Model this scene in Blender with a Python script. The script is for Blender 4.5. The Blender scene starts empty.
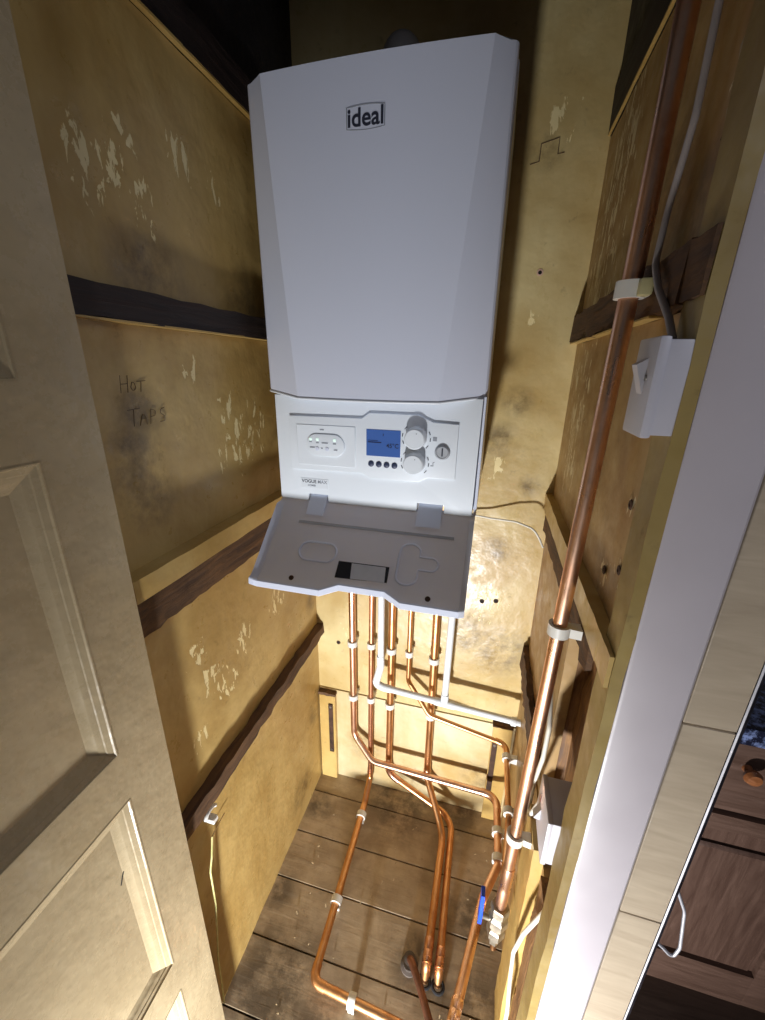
import bpy, bmesh, math, random
from mathutils import Vector, Matrix

random.seed(7)
H = 1.574                      # eye height: all z values below are relative to the eye, the floor is z = -H
ZF = -H
sc = bpy.context.scene
COL = sc.collection

# ------------------------------------------------------------------ helpers
def lin(r, g, b):
    f = lambda c: (c / 255) / 12.92 if c / 255 <= 0.04045 else ((c / 255 + 0.055) / 1.055) ** 2.4
    return (f(r), f(g), f(b), 1.0)

class NT:
    """small wrapper around a node tree"""
    def __init__(s, name):
        s.m = bpy.data.materials.new(name); s.m.use_nodes = True
        s.t = s.m.node_tree; s.n = s.t.nodes; s.l = s.t.links
        s.b = s.n['Principled BSDF']
    def node(s, typ, **kw):
        n = s.n.new(typ)
        for k, v in kw.items():
            setattr(n, k, v)
        return n
    def link(s, a, b): s.l.new(a, b)
    def pos(s, scale=(1, 1, 1)):
        g = s.node('ShaderNodeNewGeometry')
        mp = s.node('ShaderNodeMapping'); mp.inputs['Scale'].default_value = scale
        s.link(g.outputs['Position'], mp.inputs['Vector'])
        return mp.outputs['Vector']
    def noise(s, vec, scale, detail=4, rough=0.55, dist=0.0):
        n = s.node('ShaderNodeTexNoise')
        n.inputs['Scale'].default_value = scale; n.inputs['Detail'].default_value = detail
        n.inputs['Roughness'].default_value = rough; n.inputs['Distortion'].default_value = dist
        s.link(vec, n.inputs['Vector'])
        return n.outputs['Fac']
    def ramp(s, fac, lo, hi, a=0.0, b=1.0):
        r = s.node('ShaderNodeMapRange'); r.clamp = True
        r.inputs['From Min'].default_value = lo; r.inputs['From Max'].default_value = hi
        r.inputs['To Min'].default_value = a; r.inputs['To Max'].default_value = b
        s.link(fac, r.inputs['Value'])
        return r.outputs['Result']
    def math(s, op, a, b):
        m = s.node('ShaderNodeMath', operation=op)
        for i, v in enumerate((a, b)):
            if isinstance(v, (int, float)): m.inputs[i].default_value = v
            else: s.link(v, m.inputs[i])
        return m.outputs[0]
    def mix(s, fac, a, b):
        m = s.node('ShaderNodeMix', data_type='RGBA')
        if isinstance(fac, (int, float)): m.inputs['Factor'].default_value = fac
        else: s.link(fac, m.inputs['Factor'])
        for k, v in ((6, a), (7, b)):
            if isinstance(v, tuple): m.inputs[k].default_value = v
            else: s.link(v, m.inputs[k])
        return m.outputs[2]
    def blobs(s, centres):
        """union of soft balls at the given world points (x, y, z rel, radius)"""
        g = s.node('ShaderNodeNewGeometry').outputs['Position']
        out = None
        for x, y, z, r in centres:
            d = s.node('ShaderNodeVectorMath', operation='DISTANCE')
            s.link(g, d.inputs[0]); d.inputs[1].default_value = (x, y, z + H)
            v = s.ramp(d.outputs['Value'], r * 0.35, r, 1.0, 0.0)
            out = v if out is None else s.math('MAXIMUM', out, v)
        return out
    def bump(s, h, strength=0.3, dist=0.004):
        b = s.node('ShaderNodeBump'); b.inputs['Strength'].default_value = strength
        b.inputs['Distance'].default_value = dist
        s.link(h, b.inputs['Height']); s.link(b.outputs['Normal'], s.b.inputs['Normal'])
    def base(s, c):
        if isinstance(c, tuple): s.b.inputs['Base Color'].default_value = c
        else: s.link(c, s.b.inputs['Base Color'])
    def rough(s, r):
        if isinstance(r, (int, float)): s.b.inputs['Roughness'].default_value = r
        else: s.link(r, s.b.inputs['Roughness'])

def plain(name, col, rough=0.5, metal=0.0, var=0.08, scale=12, bump=0.0, spec=0.5):
    t = NT(name)
    if var < .015:
        t.base(col); t.rough(rough); t.b.inputs['Metallic'].default_value = metal
        return t.m
    n = t.noise(t.pos(), scale, 4)
    dark = tuple(c * (1 - var * 2.2) for c in col[:3]) + (1,)
    t.base(t.mix(t.ramp(n, 0.35, 0.7), dark, col))
    t.rough(t.ramp(t.noise(t.pos(), scale * 2.3, 3), 0.3, 0.7, max(0.02, rough - 0.06), min(1, rough + 0.06)))
    t.b.inputs['Metallic'].default_value = metal
    t.b.inputs['Specular IOR Level'].default_value = spec
    if bump: t.bump(t.noise(t.pos(), scale * 6, 3), bump, 0.002)
    return t.m

def paint(name, col, col2, flake, flakes=(), stains=(), rough=0.34, fl_scale=(1.1, 1.1, .42), base_flake=0.70, stain_col=lin(74, 56, 36), mott=(.38, .68)):
    """old gloss paint on board: mottled, scuffed and chipped"""
    t = NT(name)
    n1 = t.noise(t.pos(), 3.2, 5, .6, .4)
    c = t.mix(t.ramp(n1, *mott), col2, col)
    streak = t.noise(t.pos((9, 9, .8)), 2.2, 4, .6)
    c = t.mix(t.ramp(streak, .5, .85, 0, .4), c, col2)
    dirt = t.noise(t.pos(), 26, 6, .7)
    c = t.mix(t.ramp(dirt, .62, .78, 0, .5), c, stain_col)
    fn = t.noise(t.pos(fl_scale), 58, 5, .6, .5)
    if stains:
        sm = t.math('MULTIPLY', t.blobs(stains), t.ramp(t.noise(t.pos(), 14, 6, .72), .38, .62))
        c = t.mix(t.math('MULTIPLY', sm, .65), c, stain_col)
    fm = t.ramp(fn, base_flake + .06, base_flake + .075)
    if flakes:
        bl = t.blobs(flakes)
        thr = t.ramp(t.math('ADD', fn, t.math('MULTIPLY', bl, .19)), .715, .735)
        fm = t.math('MAXIMUM', fm, t.math('MULTIPLY', thr, t.ramp(bl, 0, .25)))
    c = t.mix(fm, c, flake)
    t.base(c)
    t.rough(t.ramp(dirt, .35, .7, rough - .08, rough + .2))
    t.bump(t.math('ADD', t.math('MULTIPLY', t.noise(t.pos(), 9, 4), 2.5), t.math('MULTIPLY', fm, -.25)), .35, .006)
    return t.m

def wood(name, col, col2, axis='Y', rough=.75, grain=1.0, bump=.5, dark_knots=True):
    t = NT(name)
    s = {'X': (1.2, 14, 14), 'Y': (14, 1.2, 14), 'Z': (14, 14, 1.2)}[axis]
    g = t.noise(t.pos(s), 6 * grain, 8, .65, .8)
    c = t.mix(t.ramp(g, .33, .68), col2, col)
    blotch = t.noise(t.pos(), 7, 5, .65)
    dk = tuple(v * .38 for v in col2[:3]) + (1,)
    if dark_knots: c = t.mix(t.ramp(blotch, .52, .75, 0, .75), c, dk)
    t.base(c); t.rough(t.ramp(g, .3, .7, rough - .12, rough + .1)); t.bump(g, bump, .004)
    return t.m

def copper(name, col, tarn, rough=.26):
    t = NT(name)
    n = t.noise(t.pos(), 16, 5, .6)
    n2 = t.noise(t.pos((1, 1, .3)), 60, 3)
    c = t.mix(t.ramp(n, .45, .72), col, tarn)
    t.base(c); t.b.inputs['Metallic'].default_value = 1.0
    t.rough(t.math('ADD', t.ramp(n, .4, .75, rough, rough + .2), t.ramp(n2, .4, .7, 0, .06)))
    return t.m

class MB:
    """collects shapes (eye-relative z) and links them as one mesh object"""
    def __init__(s):
        s.b = bmesh.new(); s.mi = 0
    def _new(s, faces):
        for f in faces: f.material_index = s.mi
    def box(s, x0, x1, y0, y1, z0, z1, bev=0.0, seg=2):
        r = bmesh.ops.create_cube(s.b, size=1.0)
        vs = r['verts']
        for v in vs:
            v.co = Vector((x0 + (v.co.x + .5) * (x1 - x0), y0 + (v.co.y + .5) * (y1 - y0), z0 + (v.co.z + .5) * (z1 - z0)))
        fs = set(f for v in vs for f in v.link_faces); s._new(fs)
        if bev:
            es = list(set(e for v in vs for e in v.link_edges))
            r2 = bmesh.ops.bevel(s.b, geom=es, offset=bev, segments=seg, affect='EDGES', profile=.6, clamp_overlap=True)
            s._new(r2['faces'])
        return s
    def rough_box(s, x0, x1, y0, y1, z0, z1, axis, n=24, amp=.004, seed=1):
        """sawn or split timber: a bar along an axis with wandering edges"""
        rnd = random.Random(seed)
        ring = [(0, 0), (1, 0), (1, 1), (0, 1)]
        rows = []
        for i in range(n + 1):
            t = i / n; row = []
            for k, (a, c) in enumerate(ring):
                j = lambda: (rnd.random() - .5) * 2 * amp
                if axis == 'Y': p = (x0 + a * (x1 - x0) + j(), y0 + t * (y1 - y0), z0 + c * (z1 - z0) + j())
                elif axis == 'X': p = (x0 + t * (x1 - x0), y0 + a * (y1 - y0) + j(), z0 + c * (z1 - z0) + j())
                else: p = (x0 + a * (x1 - x0) + j(), y0 + c * (y1 - y0) + j(), z0 + t * (z1 - z0))
                row.append(s.b.verts.new(p))
            rows.append(row)
        fs = []
        for r0, r1 in zip(rows, rows[1:]):
            for k in range(4): fs.append(s.b.faces.new((r0[k], r0[(k + 1) % 4], r1[(k + 1) % 4], r1[k])))
        fs.append(s.b.faces.new(rows[0][::-1])); fs.append(s.b.faces.new(rows[-1]))
        s._new(fs); bmesh.ops.recalc_face_normals(s.b, faces=fs)
        return s
    def prism(s, pts, axis, a0, a1, bev=0.0, pts2=None):
        """closed polygon (two coordinates) swept along an axis from a0 to a1"""
        def P(p, a):
            if axis == 'X': return (a, p[0], p[1])
            if axis == 'Y': return (p[0], a, p[1])
            return (p[0], p[1], a)
        A = [s.b.verts.new(P(p, a0)) for p in pts]; B = [s.b.verts.new(P(p, a1)) for p in (pts2 or pts)]
        n = len(pts); fs = [s.b.faces.new(A), s.b.faces.new(B[::-1])]
        for i in range(n): fs.append(s.b.faces.new((A[i], B[i], B[(i + 1) % n], A[(i + 1) % n])))
        s._new(fs); bmesh.ops.recalc_face_normals(s.b, faces=fs)
        if bev:
            es = [e for e in fs[0].edges]
            r = bmesh.ops.bevel(s.b, geom=es, offset=bev, segments=2, affect='EDGES', profile=.6, clamp_overlap=True)
            s._new(r['faces'])
        return s
    def tube(s, pts, r, seg=14, cap=True, closed=False, radii=None):
        pts = [Vector(p) for p in pts]; n = len(pts)
        tang = []
        for i in range(n):
            a = pts[(i - 1) % n] if closed else pts[max(0, i - 1)]
            b = pts[(i + 1) % n] if closed else pts[min(n - 1, i + 1)]
            tang.append((b - a).normalized())
        up = Vector((0, 0, 1)) if abs(tang[0].z) < .9 else Vector((1, 0, 0))
        nrm = (up - tang[0] * up.dot(tang[0])).normalized(); rows = []
        for i in range(n):
            nrm = (nrm - tang[i] * nrm.dot(tang[i])).normalized(); bi = tang[i].cross(nrm)
            rr = radii[i] if radii else r
            rows.append([s.b.verts.new(pts[i] + (nrm * math.cos(2 * math.pi * k / seg) + bi * math.sin(2 * math.pi * k / seg)) * rr) for k in range(seg)])
        fs = []
        prs = list(zip(rows, rows[1:])) + ([(rows[-1], rows[0])] if closed else [])
        for r0, r1 in prs:
            for k in range(seg): fs.append(s.b.faces.new((r0[k], r0[(k + 1) % seg], r1[(k + 1) % seg], r1[k])))
        if cap and not closed:
            fs.append(s.b.faces.new(rows[0][::-1])); fs.append(s.b.faces.new(rows[-1]))
        s._new(fs); bmesh.ops.recalc_face_normals(s.b, faces=fs)
        return s
    def lathe(s, c, axis, prof, seg=28):
        """profile of (radius, distance along axis) from point c along unit axis"""
        c = Vector(c); a = Vector(axis).normalized()
        u = a.orthogonal().normalized(); v = a.cross(u); rows = []
        for r, h in prof:
            rows.append([s.b.verts.new(c + a * h + (u * math.cos(2 * math.pi * k / seg) + v * math.sin(2 * math.pi * k / seg)) * max(r, 1e-5)) for k in range(seg)])
        fs = []
        for r0, r1 in zip(rows, rows[1:]):
            for k in range(seg): fs.append(s.b.faces.new((r0[k], r0[(k + 1) % seg], r1[(k + 1) % seg], r1[k])))
        fs.append(s.b.faces.new(rows[0][::-1])); fs.append(s.b.faces.new(rows[-1]))
        s._new(fs); bmesh.ops.recalc_face_normals(s.b, faces=fs)
        return s
    def grid(s, P):
        """open sheet from a 2-D list of points"""
        V = [[s.b.verts.new(p) for p in row] for row in P]; fs = []
        for i in range(len(P) - 1):
            for j in range(len(P[0]) - 1): fs.append(s.b.faces.new((V[i][j], V[i][j + 1], V[i + 1][j + 1], V[i + 1][j])))
        s._new(fs); return V
    def text(s, txt, size, x, y, z, extr=.0004, align='LEFT', shear=0.0, bold=.012):
        """lettering standing on a face that looks towards -y"""
        cu = bpy.data.curves.new('lettering', 'FONT'); cu.body = txt; cu.size = size; cu.extrude = extr
        cu.align_x = align; cu.offset = size * bold; cu.shear = shear
        o = bpy.data.objects.new('lettering', cu); COL.objects.link(o)
        dg = bpy.context.evaluated_depsgraph_get(); me = bpy.data.meshes.new_from_object(o.evaluated_get(dg))
        bpy.data.objects.remove(o); bpy.data.curves.remove(cu)
        me.transform(Matrix(((1, 0, 0, x), (0, 0, -1, y), (0, 1, 0, z), (0, 0, 0, 1))))
        k = len(s.b.faces); s.b.from_mesh(me); s.b.faces.ensure_lookup_table()
        s._new(s.b.faces[k:]); bpy.data.meshes.remove(me)
        return s
    def build(s, name, mats, parent=None, origin=None, smooth=38):
        b = s.b; b.normal_update()
        for v in b.verts: v.co.z += H
        for f in b.faces: f.smooth = True
        for e in b.edges:
            e.smooth = not (len(e.link_faces) == 2 and e.calc_face_angle(0) > math.radians(smooth))
        me = bpy.data.meshes.new(name)
        if parent is not None:
            off = Vector(parent.get('_o', (0, 0, 0)))
        elif origin is not None: off = Vector(origin) + Vector((0, 0, H))
        else:
            lo = [min(v.co[i] for v in b.verts) for i in range(3)]; hi = [max(v.co[i] for v in b.verts) for i in range(3)]
            off = Vector(((lo[0] + hi[0]) / 2, (lo[1] + hi[1]) / 2, lo[2]))
        for v in b.verts: v.co -= off
        b.to_mesh(me); b.free()
        o = bpy.data.objects.new(name, me); COL.objects.link(o)
        for m in (mats if isinstance(mats, (list, tuple)) else [mats]): me.materials.append(m)
        o['_o'] = tuple(off)
        if parent is not None: o.parent = parent
        else: o.location = off
        return o

def tag(o, label, cat, group=None):
    o['label'] = label; o['category'] = cat
    if group: o['group'] = group
    return o
def thing(name, label, cat, loc, group=None):
    o = bpy.data.objects.new(name, None); COL.objects.link(o)
    o.empty_display_size = .05; o.location = (loc[0], loc[1], loc[2] + H); o['_o'] = (loc[0], loc[1], loc[2] + H)
    return tag(o, label, cat, group)
def struct(o):
    o['kind'] = 'structure'; return o

def fillet(pts, rb, n=7):
    """rounds the corners of a path; returns the points and, per corner, the slice of points of its bend"""
    pts = [Vector(p) for p in pts]; out = [pts[0]]; arcs = []
    for i in range(1, len(pts) - 1):
        a, p, c = pts[i - 1], pts[i], pts[i + 1]
        u = (a - p).normalized(); v = (c - p).normalized()
        ang = u.angle(v); th = math.pi - ang
        if th < .02:
            out.append(p); arcs.append((len(out) - 1, len(out) - 1)); continue
        r = rb[i - 1] if isinstance(rb, (list, tuple)) else rb
        tl = min(r * math.tan(th / 2), .45 * (a - p).length, .45 * (c - p).length); r = tl / math.tan(th / 2)
        ctr = p + (u + v).normalized() * (r / math.sin(ang / 2))
        s0 = p + u * tl - ctr; s1 = p + v * tl - ctr; k0 = len(out)
        ax = s0.cross(s1).normalized()
        for k in range(n + 1):
            out.append(ctr + Matrix.Rotation(th * k / n, 3, ax) @ s0)
        arcs.append((k0, len(out) - 1))
    out.append(pts[-1]); return out, arcs

# ------------------------------------------------------------------ materials
OCH = lin(196, 165, 104); OCH2 = lin(163, 126, 68); CREAM = lin(232, 214, 160)
XL, XR, YB = -.53, .18, 1.14
M = {}
M['left'] = paint('old ochre gloss paint left', lin(202, 174, 112), lin(168, 136, 76), CREAM,
    [(XL, .53, .24, .07), (XL, .57, .29, .05), (XL, .70, .32, .05), (XL, .79, .3, .045), (XL, .60, .22, .05), (XL, .645, -.69, .08), (XL, .60, -.64, .06), (XL, .72, -.625, .06),
     (XL, .885, -.615, .07), (XL, .82, -.15, .11), (XL, .75, -.17, .07), (XL, .66, -.01, .04), (XL, .56, -.55, .05), (XL, .75, -.09, .05), (XL, .54, -.76, .05)],
    [(XL, .50, -.14, .09), (XL, .53, -.07, .06), (XL, .52, -.2, .08), (XL, .60, .12, .1), (XL, .85, .12, .1), (XL, .95, -1.45, .1), (XL, 1.08, -1.2, .08), (XL, 1.1, -.75, .05)])
M['back'] = paint('old ochre gloss paint back', lin(212, 194, 142), lin(182, 155, 98), CREAM,
    [(.004, 1.14, -.29, .03), (.03, 1.14, -.25, .04), (.05, 1.14, -.66, .07), (.03, 1.14, -.72, .06), (.07, 1.14, .1, .04), (.08, 1.14, .5, .06), (-.4, 1.14, -.85, .06)],
    [(.06, 1.14, .45, .05), (.027, 1.14, -.18, .06), (.06, 1.14, -.08, .05), (.1, 1.14, -.85, .12), (0, 1.14, -.8, .1), (-.35, 1.14, -1.4, .08), (-.2, 1.14, -1.5, .1), (.12, 1.14, -.3, .04), (.05, 1.14, -.5, .05), (-.5, 1.14, -1.3, .1)])
M['right'] = paint('old ochre gloss paint right', lin(188, 158, 104), lin(150, 112, 64), lin(214, 198, 158),
    [(XR, .98, .34, .2), (XR, .98, .16, .2), (XR, 1.0, -.05, .16), (XR, 1.0, -.2, .12), (XR, .52, .24, .05), (XR, .55, -.16, .03), (XR, .54, -.25, .04), (XR, .6, -.27, .04)],
    [(XR, .7, .2, .14), (XR, .55, .15, .1), (XR, .6, -.28, .07), (XR, .57, -.55, .12), (XR, .65, -.65, .1), (XR, .9, -1.1, .15), (XR, .55, -.38, .05)], rough=.42)
M['pale'] = paint('pale lower board paint', lin(214, 204, 168), lin(188, 160, 104), lin(228, 222, 200), (),
    [(-.35, 1.135, -1.38, .09), (.1, 1.13, -1.4, .1), (-.18, 1.13, -1.5, .09), (.14, 1.13, -1.2, .06)], rough=.4)
M['stud'] = paint('ochre batten paint', lin(200, 172, 108), lin(172, 138, 74), CREAM, (), (), rough=.36)
M['jamb'] = paint('mustard jamb paint', lin(168, 146, 86), lin(136, 112, 60), lin(190, 176, 120), (), (), rough=.5, fl_scale=(1, 1, .3))
M['raw'] = wood('raw dark sawn timber', lin(114, 82, 50), lin(62, 41, 27), 'Y', .85)
M['rawdark'] = wood('soot dark timber', lin(52, 36, 30), lin(28, 20, 18), 'Y', .7)
M['rawz'] = wood('raw timber upright', lin(158, 116, 66), lin(92, 60, 34), 'Z', .7)
def floor_mat():
    t = NT('dusty old floorboards')
    g = t.noise(t.pos((1.0, 9, 9)), 7, 6, .6, .6)
    n = t.noise(t.pos(), 9, 6, .68, .3)
    c = t.mix(t.ramp(n, .36, .62), lin(154, 134, 106), lin(186, 166, 136))
    c = t.mix(t.ramp(g, .5, .8, 0, .35), c, lin(92, 70, 48))
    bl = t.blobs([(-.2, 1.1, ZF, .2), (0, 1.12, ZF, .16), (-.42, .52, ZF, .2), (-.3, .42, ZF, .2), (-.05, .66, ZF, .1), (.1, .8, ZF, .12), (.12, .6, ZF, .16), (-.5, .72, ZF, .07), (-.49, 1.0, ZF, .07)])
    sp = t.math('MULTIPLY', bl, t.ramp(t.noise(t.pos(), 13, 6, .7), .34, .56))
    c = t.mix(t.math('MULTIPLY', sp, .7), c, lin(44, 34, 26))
    d = t.noise(t.pos(), 34, 6, .7)
    c = t.mix(t.ramp(d, .6, .76, 0, .6), c, lin(70, 52, 36))
    t.base(c); t.rough(.62); t.bump(g, .2, .003); return t.m
M['floor'] = floor_mat()
M['kfloor'] = wood('kitchen floor boards', lin(96, 76, 64), lin(70, 54, 46), 'X', .5, .6, .1, False)
M['black'] = plain('dark void behind boards', lin(22, 17, 14), .9)
M['door'] = paint('old putty gloss door paint', lin(198, 181, 146), lin(174, 156, 122), lin(204, 194, 170), (), (), rough=.24, stain_col=lin(120, 102, 78), mott=(.3, .75), base_flake=.74)
M['arch'] = plain('white gloss architrave', lin(196, 189, 194), .38, 0, .03, 8, .05)
def tile_mat():
    t = NT('beige stone effect tile')
    n = t.noise(t.pos((2.2, 1, 14)), 4, 5, .6, .5)
    t.base(t.mix(t.ramp(n, .3, .72), lin(172, 156, 134), lin(192, 177, 154))); t.rough(.35)
    return t.m
M['tile'] = tile_mat()
M['grout'] = plain('grey grout', lin(92, 84, 76), .9)
M['white'] = plain('white moulded plastic', lin(216, 222, 238), .32, 0, .012, 5)
M['fascia'] = plain('white fascia plastic', lin(226, 233, 240), .36, 0, .01, 5)
M['wplastic'] = plain('white clip plastic', lin(226, 224, 216), .4, 0, .04, 20)
M['waste'] = plain('white waste pipe plastic', lin(226, 232, 236), .35, 0, .03, 10)
M['sw'] = plain('white switch plastic', lin(206, 204, 212), .35, 0, .03, 10)
M['grey'] = plain('grey lettering', lin(48, 52, 68), .5)
M['lgrey'] = plain('pale grey lettering', lin(150, 156, 166), .5)
M['groove'] = plain('mid grey plastic', lin(178, 182, 188), .5)  # plain grey for the dial and the flap rib
M['lcd'] = None
t = NT('blue lit display'); t.base(lin(64, 92, 148)); t.rough(.2); t.b.inputs['Emission Color'].default_value = lin(52, 92, 170); t.b.inputs['Emission Strength'].default_value = .22; M['lcd'] = t.m
t = NT('lit indicator'); t.base(lin(230, 250, 240)); t.b.inputs['Emission Color'].default_value = lin(210, 255, 235); t.b.inputs['Emission Strength'].default_value = .35; M['led'] = t.m
M['btn'] = plain('navy rubber button', lin(56, 66, 96), .5)
M['ink'] = plain('dark display ink', lin(18, 30, 66), .5)
M['copper'] = copper('bright copper', lin(236, 192, 162), lin(208, 152, 118))
M['copper2'] = copper('amber copper', lin(222, 170, 120), lin(190, 130, 84), .3)
M['coppert'] = copper('tarnished copper', lin(208, 152, 118), lin(162, 110, 82), .32)
M['copold'] = copper('dull old copper', lin(140, 98, 78), lin(84, 62, 52), .5)
M['solder'] = copper('soldered copper', lin(228, 178, 150), lin(196, 138, 104), .2)
M['brass'] = plain('grey plated brass', lin(188, 178, 160), .4, .85, .2, 30, .2)
M['steel'] = plain('zinc screw steel', lin(150, 145, 138), .4, .9, .1, 30)
M['rust'] = plain('brown rusted strap', lin(84, 58, 42), .7, .3, .3, 30, .3)
M['blue'] = plain('blue lever paint', lin(30, 80, 214), .35)
M['rubber'] = plain('black foam lagging', lin(24, 23, 26), .9, 0, .2, 40, .4)
M['cableg'] = plain('grey cable sheath', lin(168, 160, 158), .5, 0, .05)
M['cablew'] = plain('white cable sheath', lin(224, 220, 206), .45, 0, .05)
M['bare'] = plain('bare tan wire', lin(196, 166, 120), .4, .3)
t = NT('green and yellow wire')
w = t.node('ShaderNodeTexWave'); w.inputs['Scale'].default_value = 9; w.bands_direction = 'Z'; t.link(t.pos(), w.inputs['Vector'])
t.base(t.mix(t.ramp(w.outputs['Fac'], .35, .65), lin(214, 206, 140), lin(200, 198, 128))); t.rough(.5); M['earth'] = t.m
M['pencil'] = plain('pencil mark', lin(104, 84, 58), .8)
M['chrome'] = plain('chrome', lin(214, 214, 222), .12, 1, .02)
M['satin'] = plain('bright satin trim edge', lin(226, 224, 230), .4, .6, .02)
M['trimm'] = plain('dark metal tile trim', lin(150, 146, 160), .3, 1, .05)
M['cab'] = wood('brown oak cabinet', lin(100, 76, 64), lin(76, 56, 46), 'X', .45, .9, .12, False)
M['cabz'] = wood('brown oak cabinet upright', lin(96, 72, 60), lin(74, 54, 45), 'Z', .45, .9, .12, False)
M['knobw'] = wood('orange oak knob', lin(150, 94, 56), lin(112, 66, 36), 'X', .35, 1, .05, False)
def granite():
    t = NT('blue black granite')
    v = t.node('ShaderNodeTexVoronoi'); v.inputs['Scale'].default_value = 130; t.link(t.pos(), v.inputs['Vector'])
    n = t.noise(t.pos(), 60, 5, .7)
    c = t.mix(t.ramp(n, .46, .6), lin(28, 30, 46), lin(120, 134, 176))
    t.base(t.mix(t.ramp(v.outputs['Distance'], 0, .35, .6, 0), c, lin(16, 16, 26))); t.rough(.15); return t.m
M['granite'] = granite()
M['sticker'] = plain('white sticker', lin(226, 226, 228), .5)
M['sticker2'] = plain('torn pale wood', lin(206, 190, 160), .8, 0, .15, 40)
M['stickerd'] = plain('black sticker print', lin(30, 31, 40), .5)
M['flue'] = plain('grey flue metal', lin(170, 166, 164), .5, .2)
M['chip'] = plain('wood shavings', lin(196, 172, 132), .7, 0, .2, 40)
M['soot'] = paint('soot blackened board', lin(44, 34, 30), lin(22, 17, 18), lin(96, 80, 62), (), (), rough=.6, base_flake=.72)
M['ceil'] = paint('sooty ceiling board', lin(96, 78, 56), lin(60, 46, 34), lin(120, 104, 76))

# ------------------------------------------------------------------ setting
b = MB()
y = -2.0
# cupboard boards run across; each 147 mm with an open joint (one floor object)
edges = [.30 - .147 * 0, .453, .604, .755, .898, 1.05, 1.2]
edges = [.31, .457, .604, .755, .898, 1.05, 1.2]
rnd = random.Random(3)
for a, c in zip(edges, edges[1:]):
    b.box(-.62, .30, a + .0018, c - .0018, ZF - .022, ZF + rnd.uniform(-.0012, .0012), .0012, 1)
b.mi = 1; b.box(-.62, .30, .3, 1.2, ZF - .04, ZF - .021)
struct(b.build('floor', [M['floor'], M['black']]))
b = MB(); b.box(-2.2, 2.2, -2.4, .309, ZF - .04, ZF - .001)
b.box(.312, 2.2, .309, 2.0, ZF - .04, ZF - .001)
struct(b.build('floor_kitchen', M['kfloor']))
b = MB(); b.box(-.62, .31, .46, 1.25, .95, .99)
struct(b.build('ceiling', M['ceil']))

# left wall: boards between the shelf battens
b = MB()
lv = [(-1.574, -.912), (-.905, -.43), (-.425, .053), (.057, .462), ]
for z0, z1 in lv: b.rough_box(XL - .02, XL, .425, 1.2, z0, z1, 'Y', 10, .0012, int(z1 * 100) + 300)
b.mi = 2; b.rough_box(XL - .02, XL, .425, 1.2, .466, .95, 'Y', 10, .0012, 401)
b.mi = 1; b.box(XL - .06, XL - .012, .425, 1.2, ZF, .95)
wl = struct(b.build('wall_left', [M['left'], M['black'], M['soot']]))
# pencil scrawl on the left wall
def scrawl(strokes, y0, z0, s):
    m = MB()
    for st in strokes:
        pts = [(XL + .0008, y0 + p[0] * s, z0 + p[1] * s * .95) for p in st]
        m.tube(fillet(pts, .003, 3)[0], .00055, 6)
    return m
HOT = [[(0, 1), (-.12, 0)], [(.5, 1), (.36, 0)], [(-.06, .5), (.44, .52)], [(.75, .6), (.62, .3), (.75, .05), (.98, .25), (.92, .55), (.75, .6)], [(1.1, .62), (1.75, .66)], [(1.42, .64), (1.3, 0)]]
TAPS = [[(0, 1), (.9, 1.04)], [(.45, 1), (.3, 0)], [(.75, 0), (1.15, .95), (1.3, 0)], [(.9, .4), (1.3, .4)], [(1.55, 0), (1.7, .95), (2.1, .8), (2.0, .5), (1.64, .45)],
        [(2.85, .95), (2.5, .85), (2.45, .6), (2.8, .4), (2.75, .08), (2.35, .05)]]
scrawl(HOT, .505, -.042, .026).build('pencil_writing', M['pencil'], wl)
scrawl(TAPS, .507, -.092, .026).build('pencil_writing', M['pencil'], wl)

# back wall
b = MB()
b.box(-.6, .25, YB, YB + .05, -1.14, .95)
b.mi = 1; b.box(-.6, .25, YB - .004, YB + .05, -1.574, -1.143, .001)
wb = struct(b.build('wall_back', [M['back'], M['pale']]))
for px, pz in ((.075, .214), (.026, -.678), (.067, -.67), (-.45, -.93)):
    m = MB(); m.lathe((px, YB, pz), (0, -1, 0), [(.0075, 0), (.0075, .0012), (.0045, .0016), (.0042, .0004)], 16); m.mi = 1; m.lathe((px, YB, pz), (0, -1, 0), [(.0044, 0), (.0044, .0006), (0, .0007)], 12)
    m.build('screw_hole', [plain('plaster ring', lin(206, 170, 150), .8) if pz > 0 else M['rust'], M['black']], wb)
# thin pencil outline of an old bracket
m = MB(); m.tube([(.026, YB - .0003, .424), (.044, YB - .0003, .428), (.045, YB - .0003, .459), (.081, YB - .0003, .467), (.081, YB - .0003, .438), (.094, YB - .0003, .440)], .0012, 6)
m.build('bracket_outline', M['pencil'], wb)

# right wall: boards, with a deeper bay near the front where boards are missing
b = MB()
for z0, z1 in ((-.364, .058), (.062, .455)): b.rough_box(XR, XR + .02, .455, 1.2, z0, z1, 'Y', 10, .0012, int(z1 * 77) + 90)
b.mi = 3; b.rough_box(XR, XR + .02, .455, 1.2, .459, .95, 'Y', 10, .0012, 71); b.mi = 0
b.rough_box(XR, XR + .02, .70, 1.2, -.84, -.42, 'Y', 8, .002, 5)
b.rough_box(XR, XR + .02, .56, 1.2, ZF, -.90, 'Y', 8, .002, 6)
b.box(XR + .004, XR + .02, .70, 1.2, -.9, -.84)
b.mi = 1; b.rough_box(.222, .24, .455, .72, ZF, -.36, 'Z', 22, .006, 8)
b.rough_box(.199, .24, .705, .74, ZF, -.36, 'Z', 22, .004, 9)
b.mi = 2; b.box(.236, .25, .455, 1.2, ZF, .95); b.box(.199, .24, .74, 1.2, ZF, -.36); b.box(.199, .24, .455, 1.2, -.36, .95)
wr = struct(b.build('wall_right', [M['right'], M['rawz'], M['black'], M['soot']]))
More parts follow.
